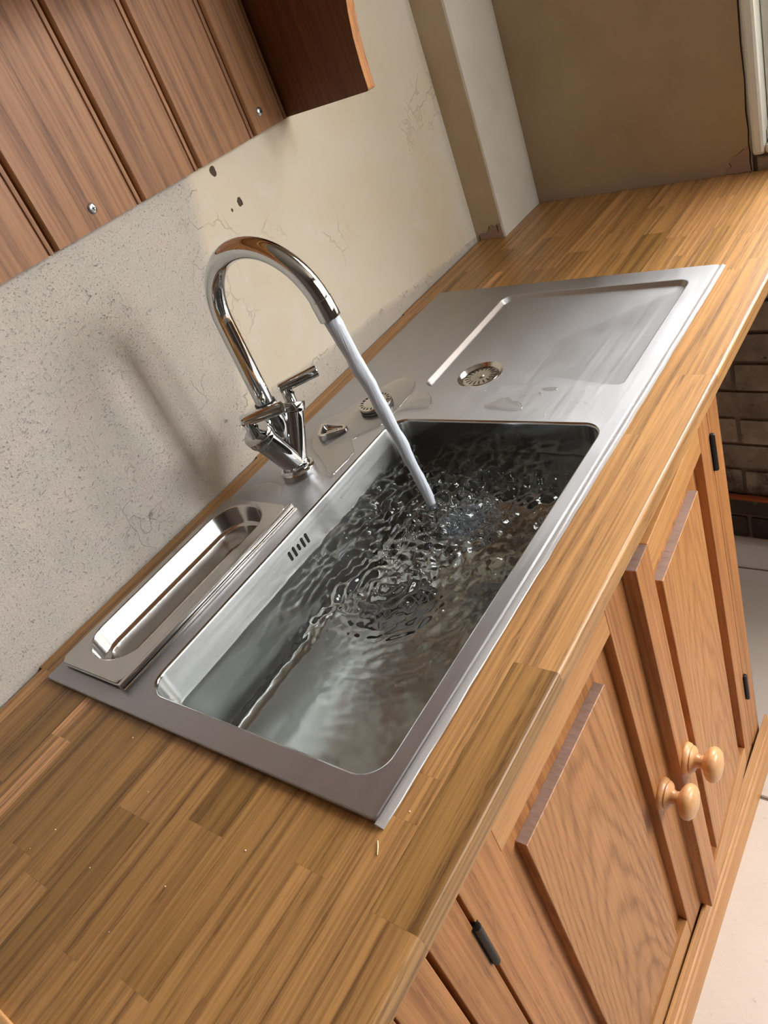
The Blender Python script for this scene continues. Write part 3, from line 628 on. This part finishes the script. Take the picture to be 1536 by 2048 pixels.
# puddles on the deck
def puddle(name, poly, label, h=.0023):
    n = len(poly); P = []
    for i in range(n):      # smooth closed outline
        p0_, p1_, p2_, p3_ = [Vector(poly[(i+k) % n]) for k in (-1, 0, 1, 2)]
        for s in (0, .33, .66):
            P.append(.5*((2*p1_)+(p2_-p0_)*s+(2*p0_-5*p1_+4*p2_-p3_)*s*s+(3*p1_-p0_-3*p2_+p3_)*s**3))
    c = sum(P, Vector((0,0)))/len(P)
    def ring(d, z):
        out = []
        for i, p in enumerate(P):
            t = (P[(i+1) % len(P)]-P[i-1]).normalized(); nrm = Vector((-t.y, t.x))
            if sum((P[k].x*P[(k+1) % len(P)].y-P[(k+1) % len(P)].x*P[k].y) for k in range(len(P))) < 0: nrm = -nrm
            q = p+nrm*d; out.append((q.x, q.y, z))
        return out
    bm = bmesh.new(); L = [ring(0, ZS+.0001), ring(.0004, ZS+h*.5), ring(.0012, ZS+h*.85), ring(.0024, ZS+h)]
    loft(bm, L); fill_plate(bm, [[Vector(p) for p in L[-1]]]); bmesh.ops.remove_doubles(bm, verts=bm.verts[:], dist=1e-6)
    o = finish(bm, name, PUDDLE, None, 180)
    if sum(p.normal.z*p.area for p in o.data.polygons) < 0: o.data.flip_normals()
    return tag(o, label, 'puddle', 'spilt water on the sink deck')
puddle('puddle', [(.418,.372),(.449,.368),(.479,.368),(.503,.39),(.521,.388),(.533,.377),(.548,.365),(.569,.364),(.582,.362),(.600,.360),(.611,.361),(.629,.361),(.645,.366),(.67,.376),(.683,.401),(.68,.417),(.659,.433),(.638,.445),(.617,.459),(.585,.466),(.562,.486),(.534,.489),(.504,.474),(.479,.452),(.462,.426),(.442,.398)], 'broad puddle behind the bowl lying round the loose strainer plug')
puddle('puddle', [(.572,.366),(.590,.345),(.5925,.318),(.596,.306),(.611,.310),(.629,.322),(.642,.340),(.646,.358),(.630,.3605),(.600,.3595)], 'small puddle at the far back corner of the bowl')
puddle('puddle', [(.601,.213),(.61,.204),(.62,.193),(.623,.182),(.615,.174),(.612,.161),(.599,.15),(.592,.151),(.592,.167),(.594,.184),(.596,.201)], 'jagged puddle on the strip between bowl and drainer tray')
puddle('puddle', [(.646,.143),(.650,.136),(.6495,.122),(.642,.119),(.641,.132)], 'thin little puddle touching the edge of the drainer tray', .0009)
puddle('puddle', [(.361,.517),(.381,.504),(.396,.474),(.388,.44),(.370,.427),(.362,.405),(.350,.392),(.3485,.441),(.353,.472),(.350,.494)], 'puddle between the drop-in pan and the tap base', .0008)
# droplets
items = []
for _ in range(90):
    x = random.uniform(.05, .54); z = random.uniform(-.033, -.001); items.append(((x, bowl_r[3]-.0035, z), random.uniform(.0005, .0013)))
for _ in range(60):
    x, y = random.uniform(.36, .65), random.uniform(.362, .515); items.append(((x, y, ZS), random.uniform(.0006, .0016)))
for _ in range(45):
    x, y = random.uniform(.572, .652), random.uniform(.03, .36); items.append(((x, y, ZS), random.uniform(.0005, .002)))
for _ in range(50):
    x, y = random.uniform(.03, .99), random.uniform(.002, .016); items.append(((x, y, ZS), random.uniform(.0004, .0010)))
for _ in range(40): items.append(((random.uniform(.02, .35), random.choice((random.uniform(.36, .374), random.uniform(.505, .52))), ZS), random.uniform(.0004, .0012)))
for _ in range(14): items.append(((random.uniform(.68, .94), random.uniform(.05, .34), ZT), random.uniform(.0005, .0012)))
cloud('water_droplets', items, BUBBLE, 'scattered water droplets on the sink steel', 'droplets', squash=.6)

# loose plug strainer and wedge knob on the deck
PX, PY = .5945, .404
pl = empty('strainer_plug', (PX, PY, ZS), label='loose round basket strainer plug lying behind the bowl', cat='plug')
bm = bmesh.new(); lathe(bm, [(.020, .0001), (.024, .001), (.0245, .005), (.0262, .0065), (.0268, .0085), (.0268, .0115), (.0250, .0128), (.012, .0132), (.001, .0132)], (0,0,0), (0,0,1), 40); finish(bm, 'plug_body', STEEL_PAN, pl, 35)
bm = bmesh.new(); lathe(bm, [(.0248, .0042), (.0272, .0046), (.0272, .0062), (.0255, .0066)], (0,0,0), (0,0,1), 36); finish(bm, 'rubber_seal', plain('dark_rubber', (.03,.028,.026,1), .6), pl, 35)
bm = bmesh.new(); lathe(bm, [(.0045, .0130), (.0045, .0165), (.0065, .0180), (.0060, .0195), (.001, .0198)], (0,0,0), (0,0,1), 20); finish(bm, 'pull_knob', STEEL_PAN, pl, 35)
slots('plug_slot', (0, 0), .0195, .0235, 20, .01285, pl, .0022)
KX, KY = .522, .442
kn = empty('wedge_control_knob', (KX, KY, ZS), label='small wedge-shaped metal waste control on the deck beside the tap', cat='knob')
kn.rotation_euler = (0, 0, math.radians(-62))
def wedge_loop(s, z, hz): # rounded triangle, pointed at +x
    out = []
    for (cx, cy, r, a0, a1) in ((-.014, -.013, .006, 180, 270), (.020, -.003, .004, 270, 360), (.020, .003, .004, 0, 90), (-.014, .013, .006, 90, 180)):
        for k in range(5):
            a = math.radians(a0+(a1-a0)*k/4); x, y = (cx+r*math.cos(a))*s, (cy+r*math.sin(a))*s; out.append((x, y, z+hz*(.024-x)))
    return out
bm = bmesh.new(); loft(bm, [wedge_loop(.9, .0002, 0), wedge_loop(1, .0012, 0), wedge_loop(1, .0055, .17), wedge_loop(.94, .0066, .17), wedge_loop(.74, .0066, .17), wedge_loop(.70, .0040, .12), wedge_loop(.55, .0038, .04)], True, True); finish(bm, 'knob_shell', STEEL_PAN, kn, 35)
bm = bmesh.new(); add_box(bm, -.010, .008, -.0022, .0022, .0030, .0072, .001); finish(bm, 'inner_rib', STEEL_PAN, kn)

# ------------------------------------------------------------------ base cabinet
YC = -.045
cab = empty('sink_base_cabinet', (0, 0, ZF), label='oak sink base cabinet with two raised-panel doors and turned knobs', cat='cabinet')
def cb(name, x0, x1, y0, y1, z0, z1, mat, parent=cab, bev=.0012, tone=.5):
    off = parent.matrix_basis.translation
    bm = bmesh.new(); add_box(bm, x0-off.x, x1-off.x, y0-off.y, y1-off.y, z0-off.z, z1-off.z, bev, 2 if bev > .001 else 1)
    o = finish(bm, name, mat, parent); o.color = (tone, random.random(), 0, 1); return o
ZTOP = -.0232
cb('face_stile', -.0445, .0015, YC, YC+.022, ZF+.09, ZTOP, OAK_V, tone=.40)
cb('face_stile', .7315, .7770, YC, YC+.022, ZF+.06, ZTOP, OAK_V, tone=.5)
cb('face_rail', .0015, .7315, YC+.001, YC+.022, ZTOP-.030, ZTOP, OAK_H, tone=.45)
cb('face_rail', .0015, .7315, YC+.001, YC+.022, ZF+.06, ZF+.098, OAK_H, tone=.45)
cb('side_panel', -.0440, -.0270, YC+.0222, .53, ZF+.01, ZTOP, OAK_V, tone=.35)
cb('side_panel', .7595, .7765, YC+.0222, .53, ZF+.01, ZTOP, OAK_V, tone=.45)
cb('base_board', -.0265, .7590, YC+.0222, .53, ZF+.06, ZF+.078, OAK_H, tone=.3)
cb('back_panel', -.0265, .7590, .520, .53, ZF+.08, ZTOP-.02, OAK_DARK, tone=.3)
def knob(parent, x, z, y=0):
    bm = bmesh.new()
    lathe(bm, [(.0225, 0), (.0232, .0015), (.0222, .0055), (.0190, .0080), (.0200, .0095), (.0175, .0125), (.0105, .0155), (.0088, .0195), (.0098, .0240), (.0165, .0270), (.0225, .0310), (.0248, .0360), (.0238, .0410), (.0190, .0455), (.0110, .0480), (.001, .0488)], (x, y, z), (0, -1, 0), 36)
    return finish(bm, 'knob', OAK_KNOB, parent, 40)
def door(name, hinge_x, w, right, tone, top, bot, stl, str_, rail_t, rail_b, field, knob_pos, ang=0):
    """door built in its own frame: origin at the hinge edge, x along the door, front at y = 0"""
    z0, z1 = bot, top; s = 1 if not right else -1
    def X(a, b): return (min(s*a, s*b), max(s*a, s*b))
    bm = bmesh.new(); a, b = X(.012, w-.012); add_box(bm, a, b, .0135, .020, z0+.012, z1-.012)
    d = finish(bm, name, OAK_V, cab); d.color = (tone, 0, 0, 1); d.location = (hinge_x, YC, -ZF); d.rotation_euler = (0, 0, ang)
    def sub(n, x0, x1, ya, yb, za, zb, mat, tn, bev=.0012):
        p, q = X(x0, x1); bm = bmesh.new(); add_box(bm, p, q, ya, yb, za, zb, bev, 2); o = finish(bm, n, mat, d); o.color = (tn, 0, 0, 1); return o
    sub('stile', 0, stl, 0, .0205, z0, z1, OAK_V, tone+.08); sub('stile', w-str_, w, 0, .0205, z0, z1, OAK_V, tone+.02)
    sub('rail', stl+.0002, w-str_-.0002, .0003, .0205, z1-rail_t, z1, OAK_H, tone+.12); sub('rail', stl+.0002, w-str_-.0002, .0003, .0205, z0, z0+rail_b, OAK_H, tone+.12)
    f0, f1, fz0, fz1 = field; p, q = X(f0, f1)
    bm = bmesh.new(); add_box(bm, p, q, .0004, .014, fz0, fz1, .0008, 1); fo = finish(bm, 'raised_panel', OAK_PANEL_B if right else OAK_PANEL_A, d); fo.color = (tone-.04, 0, 0, 1)
    fo.data.materials.append(END)
    for pl_ in fo.data.polygons:
        if pl_.normal.z > .9: pl_.material_index = 1
    # end grain on the stile tops
    for ch in d.children:
        if ch.name.startswith('stile'):
            ch.data.materials.append(END)
            for pl_ in ch.data.polygons:
                if pl_.normal.z > .9: pl_.material_index = 1
    knob(d, s*knob_pos[0], knob_pos[1])
    return d
ZDB = ZF+.106; 
door('door', .0060, .3955, False, .46, -.0265, ZDB, .0615, .056, .0985, .045, (.093, .300, -.768, -.166), (.359, -.466))
dr = door('door', .7300, .3305, True, .52, -.0775, ZDB, .0450, .046, .044, .045, (.083, .262, -.768, -.158), (.308, -.456), math.radians(3.1))
def hinge(x, z0, z1, x_side):
    bm = bmesh.new(); lathe(bm, [(.0032, 0), (.0042, .0006), (.0042, z1-z0-.0006), (.0032, z1-z0)], (x, YC-.0026, z0-ZF), (0,0,1), 14)
    add_box(bm, x-.0055, x+.0055, YC-.0006, YC+.002, z0-ZF+.001, z1-ZF-.001)
    finish(bm, 'hinge', HINGE, cab, 40)
hinge(.0038, -.205, -.138, 1); hinge(.0038, -.74, -.673, 1); hinge(.7312, -.186, -.124, -1); hinge(.7312, -.702, -.640, -1)
# neighbouring cabinet
nb = empty('neighbouring_base_cabinet', (-.30, 0, ZF), label='reddish oak cabinet to the near side of the sink cabinet', cat='cabinet')
cb('face_stile', -.0980, -.0500, YC, YC+.022, ZF+.0, ZTOP, OAK_V, nb, tone=.36)
cb('side_panel', -.0680, -.0500, YC+.0222, .53, ZF, ZTOP, OAK_V, nb, tone=.3)
cb('door', -.60, -.1000, YC, YC+.02, ZF+.1, ZTOP-.03, OAK_V, nb, tone=.36)
cb('raised_panel', -.55, -.15, YC-.004, YC-.0002, ZF+.18, ZTOP-.12, OAK_V, nb, tone=.4)
cb('face_rail', -.60, -.1, YC, YC+.02, ZTOP-.028, ZTOP, OAK_H, nb, tone=.36)
cb('base_rail', -.60, -.1, YC, YC+.02, ZF, ZF+.098, OAK_H, nb, tone=.36)
# moulded plinth board, standing a little off the cabinet at the far end
plinth = empty('moulded_plinth', (-.05, YC, ZF), label='moulded oak plinth board on the floor below the cabinet doors', cat='plinth')
prof = [(-.001, 0), (-.012, 0), (-.012, .062), (-.0105, .066), (-.0108, .070), (-.0085, .0755), (-.0062, .083), (-.0060, .0865), (-.0040, .0890), (-.0036, .0975), (-.0015, .100), (.0030, .1015), (.0030, .10)]
prof = [(.000, 0), (-.0135, 0), (-.0135, .0600), (-.0128, .0622), (-.0108, .0632), (-.0092, .0640), (-.0092, .0662), (-.0100, .0690), (-.0098, .0720), (-.0084, .0745), (-.0060, .0760), (-.0056, .0785), (-.0052, .0960), (-.0046, .0990), (-.0026, .1012), (.000, .1015)]
bm = bmesh.new(); loft(bm, [[(x, y, z) for y, z in prof] for x in (.004, .855)], True, True); o = finish(bm, 'plinth_board', OAK_H, plinth, 20); o.color = (.6, 0, 0, 1)
plinth.rotation_euler = (0, 0, math.radians(-.28))

# ------------------------------------------------------------------ wall shelf unit
ZSB = .404
shelf = empty('wall_shelf_unit', (.3, yw(.3), ZSB), label='dark oak tongue-and-groove wall unit with shaped end panel above the tap', cat='shelf unit')
off = Vector((.3, yw(.3), ZSB)); shelf.rotation_euler = (0, 0, math.atan(.0125))
def sp(bm, name, mat, tone, sm=None):
    for v in bm.verts: v.co = Vector((v.co.x-.3, v.co.y, v.co.z))
    o = finish(bm, name, mat, shelf, sm); o.color = (tone, 0, 0, 1); return o
gx = [-.36, -.245, -.13, -.012, .104, .219, .334, .487, .602, .731, .8165]; ST = .75
for k in range(len(gx)-1):
    a, b = gx[k]+.0012, gx[k+1]-.0012; bm = bmesh.new(); t_ = -.0145
    pr = [(a, -.0012), (a, -.0105), (a+.0018, -.0130), (a+.0035, t_), (b-.0125, t_), (b-.0115, -.0118), (b-.0100, -.0118), (b-.0088, -.0142), (b-.0062, t_), (b-.0036, -.0142), (b-.0022, -.0120), (b-.0020, -.0040), (b, -.0038), (b, -.0012)]
    loft(bm, [[(x, y, z) for x, y in pr] for z in (0, ST)], True, True); sp(bm, 'tongue_and_groove_board', OAK_BOARD, (.5,.4,.6,.45,.55,.5,.55,.42,.46,.35)[k])
bm = bmesh.new(); add_box(bm, gx[0], gx[-1], -.0036, -.0013, .001, ST-.001); sp(bm, 'board_backing', OAK_DARK, .1)
# shaped end panel: shade painted on the inner face, front edge in paler, lit oak
prof = [(-.0012, 0), (-.174, 0), (-.1762, .0012), (-.1768, .004), (-.1770, .020), (-.1778, .040), (-.1800, .070), (-.1850, .100), (-.1905, .122), (-.193, .16), (-.193, ST), (-.0012, ST)]
bm = bmesh.new(); loft(bm, [[(x, y, z) for y, z in prof] for x in (.8170, .8350)], True, True); o = sp(bm, 'end_panel', OAK_DARK, .5); o.data.materials.append(OAK_V)
for q in o.data.polygons:
    if q.normal.y < -.5: q.material_index = 1
bm = bmesh.new(); loft(bm, [[(x, y, z) for y, z in prof] for x in (-.378, -.3605)], True, True); sp(bm, 'end_panel', OAK_BOARD, .5)
for z in (.250, .50): bm = bmesh.new(); add_box(bm, -.3603, .8168, -.175, -.0147, z, z+.018, .001); sp(bm, 'shelf_board', OAK_H, .4)
bm = bmesh.new(); add_box(bm, -.40, .86, -.21, -.0012, ST, ST+.02, .003); sp(bm, 'top_board', OAK_H, .45)
for x, z in ((.409, .0225), (.758, .0262), (.06, .022)):
    bm = bmesh.new(); lathe(bm, [(.0068, 0), (.0068, .0006), (.0056, .0018), (.0030, .0026), (.0008, .0027)], (x, -.0145, z), (0, -1, 0), 20)
    sc_ = sp(bm, 'screw', ZINC, .5, 40)
    bm = bmesh.new(); add_box(bm, -.0026, .0026, -.0005, .0004, -.0006, .0006); add_box(bm, -.0006, .0006, -.0005, .0004, -.0026, .0026)
    for v in bm.verts: v.co = Vector((x-.3+v.co.x, -.0171+v.co.y, z+v.co.z))
    finish(bm, 'screw_cross', BLACK, sc_)

# ------------------------------------------------------------------ small things
items = []
for px_, py_ in ((-.13, .315), (-.155, .325), (-.06, .245), (-.02, .32), (-.12, .15), (-.17, .17), (-.065, .10), (.02, -.02), (-.14, .24), (1.15, .08)):
    items.append(((px_, py_, .0004), random.uniform(.0004, .0009)))
cloud('sawdust_specks', items, plain('pale_sawdust', srgb(236,224,196), .8), 'pale specks of sawdust on the worktop', 'sawdust', squash=.7)
bm = bmesh.new(); tube(bm, [(-.012, -.0085, .0007), (-.0165, -.0120, .0012), (-.022, -.0150, .0006)], [.0004, .0006, .0003], 8)
tag(finish(bm, 'wood_sliver', plain('pale_sliver', srgb(240,222,170), .7), None, 60), 'thin pale wood sliver beside the near front corner of the sink', 'sliver')
bm = bmesh.new(); add_box(bm, 0, .075, 0, .16, 0, .007, .002, 3); o = finish(bm, 'unidentified_offcut', OAK_KNOB, None); o.location = (-.3325, .09, .0003); o.rotation_euler = (0, 0, math.radians(-1)); o.color = (.45, 0, 0, 1)  # stands for a pale item whose identity is unknown
tag(o, 'unidentified pale item, built as a wood offcut, at the near end of the worktop, cut off by the frame', 'offcut')
